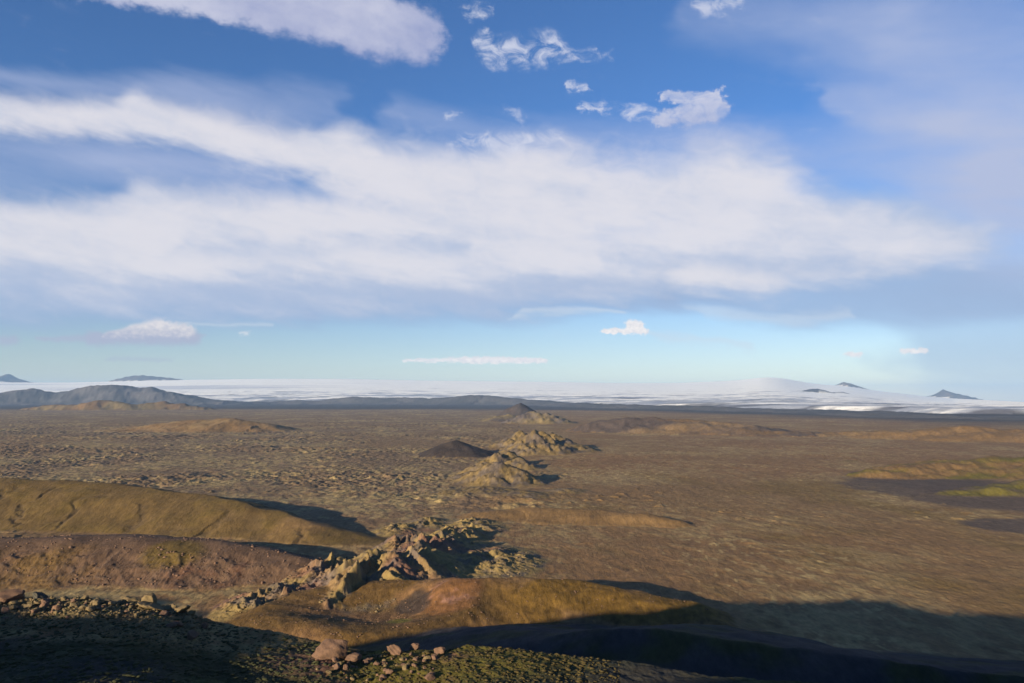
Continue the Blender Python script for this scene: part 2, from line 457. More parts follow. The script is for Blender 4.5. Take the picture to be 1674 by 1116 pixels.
def h_mountain(x, y):
    r = np.hypot(x, y); az = np.arctan2(x, y)
    d, ex, nx, ny = polyline(x, y, SUMMIT)
    hs = ex[..., 0] - np.minimum(d, 12) * 0.18 - np.maximum(d - 6, 0) * 0.66
    rc = np.interp(az, SHO_AZ, SHO_R); zc = np.interp(az, SHO_AZ, SHO_Z)
    rr = r - rc - fbm(x, y, 22, 3, 0.5, 41.0) * 3
    infr = ss(-1.25, -0.85, az) * (1 - ss(0.8, 1.2, az))
    sh = np.where(rr < 0, zc - rr * 0.004, zc - rr * 0.70 - 0.02 * np.minimum(rr, 6) ** 2) - (1 - infr) * 160
    near = ss(110, 150, r)
    bump = fbm(x, y, 26, 4, 0.55, 42.0) * 1.1 + fbm(x, y, 5.5, 4, 0.6, 43.0) * 0.50 + (ridged(x, y, 2.6, 3, 0.6, 44.0) - 0.5) * 0.42
    sh = sh + bump * near * (1 - ss(10, 60, rr) * 0.5)
    # rocky outcrop in the middle and the rubble bank on the left
    for (px, py, Y, rad, hgt) in ((545, 1085, 172, 9, 1.6), (640, 1085, 176, 12, 1.3), (850, 1100, 172, 22, 0.9)):
        X, Y, _ = at_y(px, py, Y)
        sh = sh + hgt * np.exp(-((x - X) ** 2 + (y - Y) ** 2) / rad ** 2)
    hs = hs + fbm(x, y, 60, 4, 0.5, 45.0) * 5 * ss(15, 80, d) + fbm(x, y, 45, 3, 0.5, 46.0) * 1.0 * (1 - ss(15, 80, d)) * ss(20, 60, r)
    return smax(hs, sh, 6.0), rr


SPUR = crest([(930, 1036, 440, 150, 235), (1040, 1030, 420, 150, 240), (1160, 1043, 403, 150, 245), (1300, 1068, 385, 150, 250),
              (1500, 1094, 365, 150, 255), (1700, 1116, 350, 150, 260), (2100, 1160, 320, 150, 265)])  # back widths stretched so the dark slope covers more of the shaded ground


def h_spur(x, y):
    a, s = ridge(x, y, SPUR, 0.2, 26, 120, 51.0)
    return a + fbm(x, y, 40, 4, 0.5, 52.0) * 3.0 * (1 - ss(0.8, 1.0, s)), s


MOSSY = crest([(-420, 778, 1330, 220, 260), (0, 782, 1300, 190, 210), (100, 785, 1285, 175, 200), (200, 792, 1260, 165, 190), (300, 805, 1215, 150, 175), (410, 821, 1160, 120, 120),
               (470, 843, 1110, 80, 70), (560, 868, 1060, 60, 55), (620, 886, 1025, 40, 40)])


def gully(x, y):
    xx = x + fbm(x, y, 60, 4, 0.55, 64.0) * 42 + y * 0.10
    return 1 - np.abs(pn(xx / 75.0 + 3.3, y / 420.0 + 1.7)) * 1.6 - 0.25 * np.maximum(fbm(x, y, 90, 2, 0.5, 65.0), 0)


def h_mossy(x, y):
    a, s = ridge(x, y, MOSSY, 0.55, 22, 130, 61.0)
    gul = gully(x, y)
    a = a - ss(0.55, 1.0, gul) * 2.6 * ss(0.1, 0.35, s) * (1 - ss(0.75, 1.0, s)) + fbm(x, y, 70, 4, 0.5, 63.0) * 2.6
    return a, s


BROWNH = crest([(-330, 880, 870, 110, 190), (0, 884, 880, 120, 160), (120, 876, 885, 112, 150), (240, 876, 885, 105, 140), (340, 885, 875, 95, 120), (430, 896, 862, 85, 90),
                (500, 912, 845, 65, 60), (560, 930, 825, 45, 40)])


def h_brown(x, y):
    a, s = ridge(x, y, BROWNH, 0.85, 16, 80, 71.0)
    rk = ridged(x, y, 26, 4, 0.6, 72.0)
    a = a + (rk - 0.5) * 4.2 * ss(0.15, 0.45, s) * (1 - ss(0.8, 1.05, s)) + fbm(x, y, 60, 4, 0.5, 73.0) * 2.2
    return a, s


def h_orange(x, y):
    """shallow crater, near rim in shade, with a mossy bank running right"""
    X0, Y0 = CRATER_C
    wx = x + fbm(x, y, 45, 3, 0.5, 81.0) * 9; wy = y + fbm(x, y, 45, 3, 0.5, 82.0) * 9
    ax = (wx - X0) / 92.0; ay = (wy - Y0) / 66.0
    rr = np.hypot(ax, ay); th = np.arctan2(ay, ax)
    rim = 15 + 9.5 * np.exp(-((th - 0.55) / 0.7) ** 2) - 5 * np.exp(-((np.abs(th) - 2.9) / 0.5) ** 2) - 6 * np.exp(-((th + 1.4) / 0.9) ** 2)
    ring = np.where(rr < 1, 2.5 + (rim - 2.5) * ss(0.15, 1.0, rr) ** 1.1, rim * (1 - ss(1.0, 1.62, rr)) - 4 * ss(1.3, 1.8, rr))
    bank, s = ridge(x, y, BANK, 0.7, 12, 60, 83.0)
    hh = smax(ring, bank, 4.0)
    return hh + fbm(x, y, 20, 4, 0.55, 84.0) * 1.1, np.minimum(rr / 1.5, s)


BANK = crest([(745, 946, 712, 60, 60), (850, 942, 722, 95, 60), (960, 950, 715, 90, 60), (1060, 968, 700, 70, 50), (1130, 985, 690, 45, 40)])


def ringhill(x, y, X, Y, rad, hgt, bowl, wid, seed, jag, stretch=1.0, gap=None):
    wx = x - X + fbm(x, y, rad * 0.8, 3, 0.5, seed) * rad * 0.30; wy = (y - Y + fbm(x, y, rad * 0.8, 3, 0.5, seed + 1) * rad * 0.30) / stretch
    r = np.hypot(wx, wy); th = np.arctan2(wy, wx)
    hv = hgt * (1 + jag * 0.45 * pn(th * 1.6 + seed, r * 0 + seed * 3.1) + jag * 0.3 * pn(th * 4.7 + seed, r * 0 + seed))
    if gap is not None: hv = hv * (1 - 0.75 * np.exp(-(np.angle(np.exp(1j * (th - gap))) / 0.5) ** 2))
    out = hv * np.clip(1 - (r - rad) / wid, -1.5, 1); inn = bowl + (hv - bowl) * ss(0.1, 1.0, r / rad)
    return np.where(r > rad, out, inn)


CRAGS = [(425, 992, 24, 10.0, 1.3, 0.0), (478, 975, 24, 10.0, 1.3, 1.0), (545, 952, 36, 19.0, 1.0, 0.5), (610, 962, 42, 24.5, 1.4, -1.2), (655, 935, 52, 24.5, 1.2, 2.2), (690, 912, 30, 20.0, 1.0, None),
         (665, 905, 30, 16.2, 1.0, None), (722, 897, 30, 16.2, 1.1, 0.4), (745, 882, 26, 15.4, 1.0, None), (800, 920, 40, 8.1, 0.8, None), (650, 868, 22, 7.2, 0.8, None), (775, 862, 30, 9.0, 0.8, 0.3), (700, 858, 24, 7.2, 0.8, 0.3)]


def h_crags(x, y):
    o = np.full_like(x, -30.0)
    for i, (px, py, rad, hg, jag, gap) in enumerate(CRAGS):
        X, Y = wp(px, py)
        o = smax(o, ringhill(x, y, X, Y, rad * 0.55, hg, hg * 0.35, rad * 1.25, 90.0 + i * 3, jag, 1.5, gap), 3.0)
    k = ss(0.5, 7.0, o)
    rk = ridged(x, y, 38, 5, 0.62, 95.0)
    return o + (rk - 0.62) * 6.0 * k + (ridged(x, y, 12, 4, 0.65, 97.0) - 0.6) * 3.8 * k, o


def cone(x, y, X, Y, rad, hgt, seed, p=1.0, jag=0.0, stretch=1.0, skew=0.0):
    wx = x - X + fbm(x, y, rad * 0.7, 3, 0.5, seed) * rad * 0.18; wy = (y - Y + fbm(x, y, rad * 0.7, 3, 0.5, seed + 1) * rad * 0.18) / stretch
    s = np.hypot(wx, wy) / rad
    a = hgt * np.sign(1 - s) * np.abs(1 - np.minimum(s, 1.6)) ** p
    if jag: a = a + (ridged(x, y, rad * 0.5, 4, 0.6, seed + 2) - 0.55) * jag * ss(0.05, 0.3, 1 - s)
    return a


def px_cone(pxa, pya, pyb, halfpx, seed, p=1.0, jag=0.0, stretch=1.0, back=0.5):
    """apex pixel, base pixel row, half width in pixels -> function"""
    Yb = wp(pxa, pyb)[1]; rad = halfpx * Yb / F; Ya = Yb + rad * stretch * back
    X, Y, Z = at_y(pxa, pya, Ya)
    return lambda x, y: cone(x, y, X, Y, rad, Z * 0.93, seed, p, jag * 0.7, stretch)


_pale = [px_cone(818, 750, 794, 84, 100, 1.15, 22, 1.0, 0.6), px_cone(795, 752, 778, 52, 103, 1.0, 18, 1.0, 0.8), px_cone(848, 745, 766, 40, 106, 1.0, 16), px_cone(830, 733, 760, 42, 109, 1.0, 20), px_cone(812, 737, 762, 36, 110, 1.0, 22),
         px_cone(775, 768, 783, 40, 111, 1.0, 9)]
_patch = [px_cone(790, 795, 806, 60, 112, 1.0, 9, 1.0, 0.3), px_cone(855, 801, 812, 50, 114, 1.0, 6, 1.0, 0.3), px_cone(740, 800, 808, 40, 116, 1.0, 6, 1.0, 0.3), px_cone(925, 797, 805, 40, 118, 1.0, 5, 1.0, 0.3)]
_dark = [px_cone(746, 717, 748, 70, 120, 0.9, 1.0, 1.0, 0.8)]
_clus = [px_cone(880, 701, 744, 76, 130, 1.3, 44, 1.0, 0.8), px_cone(852, 703, 728, 46, 133, 1.0, 34), px_cone(905, 707, 735, 54, 136, 1.0, 34), px_cone(930, 719, 740, 56, 139, 1.0, 20), px_cone(832, 716, 734, 40, 141, 1.0, 22),
         px_cone(875, 690, 712, 36, 143, 1.0, 26), px_cone(858, 722, 744, 40, 145, 1.0, 22)]
_far = [px_cone(872, 669, 692, 52, 150, 1.1, 50, 1.0, 0.6), px_cone(895, 674, 692, 46, 153, 1.0, 40), px_cone(830, 676, 688, 56, 156, 1.1, 30), px_cone(856, 676, 692, 40, 158, 1.0, 36)]
_fard = [px_cone(850, 655, 684, 46, 160, 1.0, 16, 1.0, 1.0)]


def many(fs):
    def f(x, y):
        o = np.full_like(x, -40.0)
        for g in fs: o = smax(o, g(x, y), 4.0)
        return o, o
    return f


def h_low(x, y):
    a, s = ridge(x, y, LOWH, 0.8, 90, 400, 171.0)
    return a + fbm(x, y, 160, 4, 0.55, 172.0) * 12, s


LOWH = crest([(225, 697, 4500, 260, 300), (300, 688, 4500, 380, 400), (385, 683, 4450, 420, 420), (440, 693, 4400, 250, 260), (468, 702, 4350, 100, 100)])
RIGHTH = crest([(965, 690, 4300, 160, 200), (1010, 684, 4300, 280, 300), (1070, 683, 4300, 330, 330), (1150, 688, 4200, 320, 330), (1250, 697, 4000, 250, 280), (1330, 706, 3900, 160, 200)])
RIGHTG = crest([(1340, 709, 3850, 150, 200), (1450, 703, 3700, 300, 300), (1560, 699, 3600, 420, 420), (1690, 700, 3500, 420, 420), (1850, 702, 3400, 400, 400)])
KNOLL = crest([(1400, 775, 1850, 60, 60), (1480, 762, 1930, 120, 120), (1560, 752, 1980, 180, 200), (1650, 748, 2000, 220, 220), (1800, 745, 1950, 220, 220)])
KNOLL2 = crest([(1560, 800, 1540, 50, 60), (1640, 790, 1560, 90, 90), (1780, 775, 1580, 120, 120)])
MOUND = crest([(800, 836, 1250, 60, 60), (850, 829, 1265, 85, 60), (960, 832, 1240, 80, 60), (1060, 840, 1200, 55, 45), (1110, 848, 1180, 35, 30)])


def simple(pts, rnd, warp, wl, seed, amp, awl, rg=0.0):
    def f(x, y):
        a, s = ridge(x, y, pts, rnd, warp, wl, seed)
        a = a + fbm(x, y, awl, 4, 0.55, seed + 1) * amp * (1 - ss(0.85, 1.05, s))
        if rg: a = a + (ridged(x, y, awl * 1.4, 4, 0.55, seed + 2) - 0.55) * rg * (1 - ss(0.7, 1.0, s))
        return a, s
    return f


BLUE_L = crest([(-220, 640, 19500, 1300, 2200), (0, 641, 19500, 1300, 2200), (50, 637, 19500, 1300, 2200), (90, 640, 19600, 1300, 2200), (130, 634, 19600, 1500, 2200), (205, 629, 19600, 1600, 2200), (235, 632, 19600, 1500, 2200),
                (285, 640, 19400, 1200, 2000), (315, 649, 19200, 900, 1800), (350, 655, 19000, 700, 1600), (400, 658, 18800, 600, 1400)])
BLUE_M = crest([(380, 657, 19500, 700, 1600), (520, 654, 19500, 800, 1600), (580, 649, 19500, 900, 1500), (640, 649, 19500, 1000, 1500), (700, 651, 19000, 900, 1500), (760, 646, 18500, 1100, 1500), (800, 646.5, 18500, 1100, 1500),
                (850, 652, 17500, 900, 1500), (910, 658, 16500, 700, 1500), (1000, 662, 13000, 500, 1500), (1120, 664, 11500, 500, 1500), (1300, 671, 9300, 450, 1300), (1500, 679, 7200, 400, 1100), (1700, 685, 6300, 350, 1000), (1900, 690, 6000, 350, 1000)])
FOOT = crest([(60, 664, 11200, 220, 300), (90, 660, 11200, 260, 300), (125, 661, 11000, 260, 300), (160, 653, 11000, 420, 500), (190, 656, 11000, 320, 400), (225, 662, 11000, 260, 300), (265, 655, 11200, 330, 400), (310, 662, 11200, 250, 300), (345, 667, 11200, 120, 200)])

# --- the ice cap: skyline and snout rows from the photograph, rising away from us
SKYL = [(-700, 628), (-300, 626), (0, 625), (120, 625), (290, 621), (420, 619), (560, 619), (700, 622), (900, 624), (1000, 626), (1100, 626), (1200, 622), (1262, 615), (1300, 622), (1340, 629), (1380, 630), (1440, 640), (1480, 644),
        (1520, 649), (1674, 657), (1900, 664), (2300, 670)]
SNOUT_Y = [(-700, 22000), (0, 22500), (400, 22000), (800, 20500), (900, 18500), (1000, 15500), (1120, 13800), (1300, 11600), (1500, 9300), (1700, 8000), (1900, 7600), (2300, 7500)]
TOP_Y = 46000.0
SK_F = np.array([(p[0] - 837) / F for p in SKYL]); SK_S = np.array([at_y(p[0], p[1], 1.0)[2] - CAM_Z for p in SKYL])
SN_F = np.array([(p[0] - 837) / F for p in SNOUT_Y]); SN_Y = np.array([p[1] for p in SNOUT_Y], float)


def h_glacier(x, y):
    fx = x / np.maximum(y, 1.0)
    infr = ss(-1.7, -1.2, fx) * (1 - ss(1.2, 1.7, fx)) * (y > 100)
    top = CAM_Z + sum(np.interp(fx + o_, SK_F, SK_S) for o_ in (-0.016, -0.008, 0.0, 0.008, 0.016)) / 5 * TOP_Y
    s_top = (top - CAM_Z) / TOP_Y; ty = np.where(s_top < -110 / TOP_Y, 110 / np.maximum(-s_top, 1e-4), TOP_Y)
    y0 = np.interp(fx, SN_F, SN_Y) + fbm(x, y, 2600, 3, 0.55, 201.0) * 900
    t = np.clip((y - y0) / (ty - y0), -0.2, 1.0)
    # the surface climbs steadily from the snout to the skyline
    s1 = s_top; s0 = (60 - CAM_Z) / y0
    z = CAM_Z + y * (s0 + (s1 - s0) * np.clip(t, 0, 1) ** 0.75)
    z = np.where(t < 0, 60 + t * 5000, z) + fbm(x, y, 2500, 4, 0.5, 202.0) * 26 * ss(0, 0.08, t) * (1 - ss(0.8, 1, t)) + (ridged(x, y * 0.6, 900, 3, 0.55, 203.0) - 0.5) * 26 * ss(0, 0.03, t) * (1 - ss(0.25, 0.6, t))
    z = np.where(y > ty, CAM_Z + ty * s1 - (y - ty) * 0.02, z)
    return np.where(infr > 0, z * infr - 40 * (1 - infr), -60.0), t


NUN = {'pyramid_peak': [(-60, 622, 47000, 1050, 1350), (-10, 618, 47000, 1350, 1500), (14, 610, 47000, 1950, 1950), (26, 617, 47000, 1050, 1350), (48, 624, 47000, 450, 750)],
       'table_mountain': [(190, 619, 47000, 450, 900), (212, 614, 47000, 1050, 1350), (232, 612.5, 47000, 1050, 1350), (255, 615, 47000, 1050, 1350), (288, 618, 47000, 450, 750)],
       'snowy_nunatak': [(1277, 625, 43000, 450, 600), (1288, 623, 43000, 525, 600), (1298, 627, 43000, 450, 600)],
       'dark_nunatak': [(1312, 637, 29000, 330, 450), (1330, 634, 29000, 420, 500), (1352, 637, 29000, 350, 450), (1385, 641, 29000, 250, 400)],
       'pale_horn': [(1366, 634, 46000, 450, 900), (1378, 623.5, 46000, 1050, 1350), (1396, 628, 46000, 900, 1350), (1420, 637, 46000, 450, 750), (1436, 641, 46000, 450, 600)],
       'lone_peak': [(1512, 652, 46500, 450, 750), (1530, 643, 46500, 900, 1200), (1542, 636, 46500, 1350, 1500), (1556, 641, 46500, 1200, 1350), (1580, 646, 46500, 900, 1200), (1606, 652, 46500, 450, 750)]}


def h_nun(name, seed):
    pts = crest(NUN[name])
    def f(x, y):
        hg, _ = h_glacier(x, y)
        d, ex, nx, ny = polyline(x, y, pts)
        front = ny > y
        w = np.where(front, ex[..., 1], ex[..., 2])
        s = d / w
        a = ex[..., 0] - (ex[..., 0] - hg + 30) * s ** 1.0 + (ridged(x, y, 900, 3, 0.5, seed) - 0.6) * 60 * ss(0, 0.2, s)
        return np.where(s < 1.2, a, -500.0), s
    return f


# name -> height function, label, category, bounding box in world metres, blend, threshold
def bb(pts, pad=1.3):
    xs = [p[0] for p in pts]; ys = [p[1] for p in pts]; w = max(max(p[3], p[4]) for p in pts) * pad + 30
    return min(xs) - w, max(xs) + w, min(ys) - w, max(ys) + w


def bbc(px, py, pyb, half):
    X, Y = wp(px, pyb); w = half * Y / F
    return X - w, X + w, Y - w, Y + w * 2.5


# ------------------------------------------------------------------ one polar sheet, dense where the picture looks
def seg(a, b, n, log=True): return np.geomspace(a, b, n, endpoint=False) if log else np.linspace(a, b, n, endpoint=False)


rows = np.concatenate([seg(1.5, 150, 40), seg(150, 258, 250, False), seg(258, 400, 40), seg(400, 600, 70), seg(600, 850, 150, False), seg(850, 1500, 240), seg(1500, 3300, 170), seg(3300, 6500, 100),
                       seg(6500, 14000, 80), seg(14000, 26000, 50), seg(26000, 31000, 30), seg(31000, 42000, 25), seg(42000, 60000, 75), seg(60000, 88000, 6), [88000.0]])
fov = R(36.6)
tt = np.linspace(-math.tan(fov), math.tan(fov), 870)
cols = np.concatenate([np.linspace(-math.pi, -fov, 60, endpoint=False), np.arctan(tt), np.linspace(fov, math.pi, 45)[1:]])
RR, AA = np.meshgrid(rows, cols, indexing='ij')
GX = RR * np.sin(AA); GY = RR * np.cos(AA)
NR, NC = GX.shape

Hh = h_plain(GX, GY)
ALB = col_plain(GX, GY, Hh)
OWN = np.zeros(GX.shape, np.int32)
FE = [('ground', 'brown lava plain with pale moss streaks reaching to the ice cap', 'plain')]


def sel(box):
    return (GX > box[0]) & (GX < box[1]) & (GY > box[2]) & (GY < box[3])


def add(name, fn, label, cat, box, colour, blend=2.0, thr=1.0):
    m = sel(box)
    if not m.any(): print('NO VERTS', name); return
    x, y = GX[m], GY[m]
    hf, s = fn(x, y)
    base = Hh[m]
    new = smax(hf, base, blend)
    idx = len(FE); FE.append((name, label, cat))
    w = ss(-blend * 0.6, blend * 0.8, hf - base)
    own = (hf - base) > thr
    Hh[m] = new
    ca = colour(x, y, hf, s)
    ALB[m] = lerp(ALB[m], ca, w)
    o = OWN[m]; o[own] = idx; OWN[m] = o


def flat(*cs):
    def f(x, y, z, s):
        n = fbm(x, y, cs[1], 5, 0.58, cs[2])
        return lerp(np.broadcast_to(cs[0][0], x.shape + (3,)), cs[0][1], ss(-0.25, 0.3, n))
    return f


def c_glacier(x, y, z, t):
    n = fbm(x, y, 2200, 5, 0.55, 301.0); st = fbm(x * 0.25, y, 900, 5, 0.6, 302.0)
    c_ = np.broadcast_to(SNOW, x.shape + (3,))
    dirty = ss(-0.02, 0.35, st + n * 0.5 + 0.26 - t * 1.0) * (1 - ss(0.35, 0.75, t))
    c_ = lerp(c_, ICE * 0.8, dirty * 0.9)
    c_ = lerp(c_, BASALT * 1.6, ss(0.16, 0.40, fbm(x * 0.3, y, 620, 4, 0.6, 303.0) + 0.16 - t * 0.75) * 0.85)
    fx = x / np.maximum(y, 1)
    c_ = lerp(c_, ICE * 1.1, ss(0.05, 0.3, fbm(x * 0.12, y, 2500, 3, 0.5, 304.0)) * (1 - ss(-0.35, -0.15, fx)) * ss(0.2, 0.5, t) * 0.6)
    return c_


def c_mount(x, y, z, rr):
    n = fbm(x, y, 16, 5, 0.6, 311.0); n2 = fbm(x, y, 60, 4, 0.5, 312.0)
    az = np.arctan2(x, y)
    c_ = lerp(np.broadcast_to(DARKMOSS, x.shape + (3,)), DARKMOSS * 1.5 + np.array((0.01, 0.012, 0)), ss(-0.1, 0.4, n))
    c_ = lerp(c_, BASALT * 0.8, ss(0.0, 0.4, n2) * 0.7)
    X, Y, _ = at_y(150, 1000, 195)
    rub = (1 - ss(0.7, 1.2, np.hypot((x - X) / 62, (y - Y) / 26) + n * 0.3))
    c_ = lerp(c_, lerp(np.broadcast_to(PALE * 0.72, x.shape + (3,)), RUST * 0.8, ss(-0.2, 0.25, n)), rub)
    X, Y, _ = at_y(680, 1088, 176)
    out = (1 - ss(0.6, 1.2, np.hypot((x - X) / 34, (y - Y) / 16) + n * 0.3))
    c_ = lerp(c_, lerp(np.broadcast_to(GREEN * 0.8, x.shape + (3,)), PINK * 0.8, ss(0.0, 0.4, n + (X - x) * 0.02)), out)
    return c_


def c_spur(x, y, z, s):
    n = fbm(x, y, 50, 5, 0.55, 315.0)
    return lerp(np.broadcast_to(BASALT * 0.8, x.shape + (3,)), DARKMOSS * 1.1, ss(-0.1, 0.3, n))  # dark tones also stand in for deeper shade on the foot slope


def c_mossy(x, y, z, s):
    n = fbm(x, y, 80, 5, 0.55, 321.0); n2 = fbm(x, y, 260, 3, 0.5, 322.0)
    c_ = lerp(np.broadcast_to(PALE * np.array((0.37, 0.32, 0.26)), x.shape + (3,)), OLIVE * 0.8, ss(-0.2, 0.35, n + 0.6 * fbm(x, y, 18, 4, 0.65, 323.0)))
    gul = gully(x, y)
    c_ = lerp(c_, CINDER * 1.2, ss(0.70, 0.99, gul) * ss(0.1, 0.35, s) * 0.25)
    c_ = lerp(c_, BROWN * 0.9, ss(0.15, 0.4, n2) * 0.8)
    return c_


def c_brown(x, y, z, s):
    n = fbm(x, y, 45, 5, 0.6, 331.0); n2 = fbm(x, y, 170, 4, 0.5, 332.0)
    c_ = lerp(np.broadcast_to(np.array((0.088, 0.054, 0.034)), x.shape + (3,)), PINK * np.array((0.62, 0.60, 0.52)), ss(0.0, 0.45, n) * ss(0.2, 0.5, s))
    c_ = lerp(c_, OLIVE * np.array((0.9, 0.82, 0.9)), ss(0.1, 0.5, n2 + n * 0.4 + (-390 - x) * 0.0022) * ss(0.15, 0.4, s) * 0.8)
    X, Y = wp(285, 940)
    c_ = lerp(c_, OLIVE * 0.8, 1 - ss(0.6, 1.1, np.hypot((x - X) / 38, (y - Y) / 34) + n * 0.3))
    rk = ridged(x, y, 26, 4, 0.6, 72.0)
    return lerp(c_, CINDER, ss(0.75, 0.9, rk) * ss(0.2, 0.45, s) * 0.6)


def c_orange(x, y, z, s):
    X0, Y0 = CRATER_C
    n = fbm(x, y, 24, 5, 0.6, 341.0); n2 = fbm(x, y, 70, 4, 0.5, 342.0)
    c_ = lerp(np.broadcast_to(OLIVE * np.array((1.05, 0.92, 1.0)), x.shape + (3,)), RUST, ss(-0.1, 0.4, n2))
    e = np.hypot((x - X0 - 6) / 60, (y - Y0 + 12) / 30)
    c_ = lerp(c_, RUST * 1.0, (1 - ss(0.5, 1.1, e + n * 0.3)))
    X, Y = at_z(738, 985, 10)
    e = np.hypot((x - X) / 32, (y - Y) / 45)
    c_ = lerp(c_, lerp(np.broadcast_to(ORANGE, x.shape + (3,)), PINK * 1.35, ss(0.05, 0.4, n)), 1 - ss(0.7, 1.1, e + n * 0.35))
    X, Y = at_z(652, 1018, 4)
    c_ = lerp(c_, GREEN * 1.5, 1 - ss(0.4, 1.0, np.hypot((x - X) / 16, (y - Y) / 17) + n * 0.5))
    X, Y = at_z(675, 985, 10)
    c_ = lerp(c_, CINDER * 0.7, (1 - ss(0.6, 1.0, np.hypot((x - X) / 21, (y - Y) / 28) + n * 0.5)) * 0.9)
    yb = ss(-30, 20, x) * ss(630, 690, y)
    c_ = lerp(c_, lerp(np.broadcast_to(OLIVE * np.array((1.15, 1.0, 0.7)), x.shape + (3,)), BROWN * 0.8, ss(0.05, 0.3, n2)), yb)
    return c_ * (0.82 + 0.5 * fbm(x, y, 7, 3, 0.6, 343.0))[..., None]


def c_crags(x, y, z, s):
    n = fbm(x, y, 30, 5, 0.6, 351.0); n2 = fbm(x, y, 100, 3, 0.5, 352.0)
    c_ = lerp(np.broadcast_to(PALE * np.array((0.80, 0.76, 0.66)), x.shape + (3,)), PINK * 0.9, ss(0.0, 0.4, n2 + (-60 - x) * 0.0006))
    rk = ridged(x, y, 38, 5, 0.62, 95.0)
    c_ = lerp(c_, GREYROCK * 0.9, ss(-0.05, 0.3, n) * 0.75)
    return lerp(c_, CINDER, ss(0.74, 0.9, rk) * 0.55)


def c_pale(k):
    def f(x, y, z, s):
        n = fbm(x, y, 60 * k, 5, 0.6, 361.0)
        return lerp(np.broadcast_to(PALE * np.array((0.66, 0.61, 0.55)), x.shape + (3,)), GREYROCK * 0.85, ss(-0.15, 0.3, n) * 0.85)
    return f


def c_hill(a, b, wl, seed, c3=None, amt=0.7, sx=1.0):
    def f(x, y, z, s):
        n = fbm(x * sx, y, wl, 5, 0.58, seed)
        c_ = lerp(np.broadcast_to(a, x.shape + (3,)), b, ss(-0.2, 0.3, n))
        if c3 is not None: c_ = lerp(c_, c3, ss(0.1, 0.35, fbm(x * sx, y, wl * 1.7, 4, 0.55, seed + 1)) * amt)
        return c_
    return f


# far to near, so nearer features overwrite the blend
add('glacier', h_glacier, 'broad white ice cap along the horizon with dirty streaked snout', 'glacier', (-120000, 120000, 6500, 90000), c_glacier, 6.0, 0.0)
NL = {'pyramid_peak': 'small blue pyramid peak behind the ice at the left edge', 'table_mountain': 'long flat blue mountain on the ice horizon at left',
      'snowy_nunatak': 'tiny rock outcrop on the highest white dome of the ice', 'dark_nunatak': 'low dark rock ridge sticking out of the ice below the pale horn',
      'pale_horn': 'pale grey horn behind the ice beside the white dome', 'lone_peak': 'lone blue triangular peak on the right of the ice cap'}
for i, nm in enumerate(NUN):
    pts = crest(NUN[nm])
    add(nm, h_nun(nm, 400.0 + i * 5), NL[nm], 'mountain', bb(pts, 1.6), c_hill(BASALT * 1.2, GREYROCK, 900, 402.0), 8.0, 5.0)
add('moraine_ridge', simple(BLUE_M, 0.7, 300, 1800, 411.0, 30, 700, 40), 'long blue-grey moraine ridge in front of the ice snout', 'hill', bb(BLUE_M), c_hill(np.array((0.062, 0.062, 0.066)), np.array((0.092, 0.088, 0.090)), 1500, 412.0), 8.0, 4.0)
add('blue_range', simple(BLUE_L, 0.5, 260, 1500, 415.0, 45, 900, 110), 'dark blue mountain range before the ice at the far left', 'mountain', bb(BLUE_L), c_hill(np.array((0.050, 0.050, 0.054)), np.array((0.095, 0.088, 0.088)), 900, 416.0), 8.0, 4.0)
add('foothills', simple(FOOT, 0.6, 120, 500, 421.0, 18, 300, 30), 'tan grassy foothills below the dark blue range', 'hill', bb(FOOT), c_hill(BROWN * 0.7, PALE * 0.55, 500, 422.0, BROWN * 0.6), 5.0, 3.0)
bxf = bbc(860, 0, 690, 130)
add('distant_dark_cone', many(_fard), 'farthest dark cone of the crater row before the ice', 'volcanic cone', bxf, c_hill(BASALT, CINDER, 300, 431.0), 4.0, 3.0)
add('distant_crater_hills', many(_far), 'far tan crater hills below the blue moraine', 'volcanic cone', bxf, c_hill(PALE * 0.7, GREYROCK * 0.9, 200, 435.0, CINDER), 4.0, 3.0)
add('low_brown_hill', h_low, 'low broad brown hill on the left lava plain', 'hill', bb(LOWH), c_hill(BROWN * 0.95, DUST * 0.9, 240, 441.0, PALE, 0.4), 4.0, 3.0)
add('dark_plateau_hill', simple(RIGHTH, 0.7, 70, 350, 445.0, 12, 180, 22), 'dark low plateau hill right of the crater row', 'hill', bb(RIGHTH), c_hill(CINDER * 1.15, BROWN * 0.8, 260, 446.0, DUST, 0.5, 0.4), 4.0, 3.0)
add('green_streaked_hill', simple(RIGHTG, 0.7, 80, 400, 451.0, 14, 200, 25), 'long low hill with green streaks at the right', 'hill', bb(RIGHTG), c_hill(BROWN * 0.9, DUST * 0.9, 260, 452.0, GREEN * 0.9, 0.7, 0.35), 4.0, 3.0)
add('crater_cluster', many(_clus), 'jagged tan crater cluster behind the pale cone', 'volcanic cone', bbc(880, 0, 742, 140), c_pale(1.0), 4.0, 2.0)
add('cinder_cone', many(_dark), 'smooth dark grey cinder cone left of the pale cone', 'volcanic cone', bbc(747, 0, 745, 85), c_hill(CINDER * 0.55, CINDER * 0.7, 150, 461.0), 2.0, 2.0)
add('pale_cone', many(_pale), 'pale mossy cone with rough rocky top in the middle of the plain', 'volcanic cone', bbc(822, 0, 792, 150), c_pale(0.8), 3.0, 2.0)
add('lava_hummocks', many(_patch), 'rough mossy lava hummocks at the foot of the pale cone', 'hill', bbc(830, 0, 806, 170), c_pale(0.5), 2.0, 1.0)
add('mossy_knoll', simple(KNOLL, 0.6, 40, 160, 471.0, 9, 90, 12), 'low knoll with yellow-green moss behind the dark gravel flat', 'hill', bb(KNOLL), c_hill(BROWN * 0.8, GREEN * 0.85, 110, 472.0, CINDER, 0.7, 0.4), 3.0, 1.5)
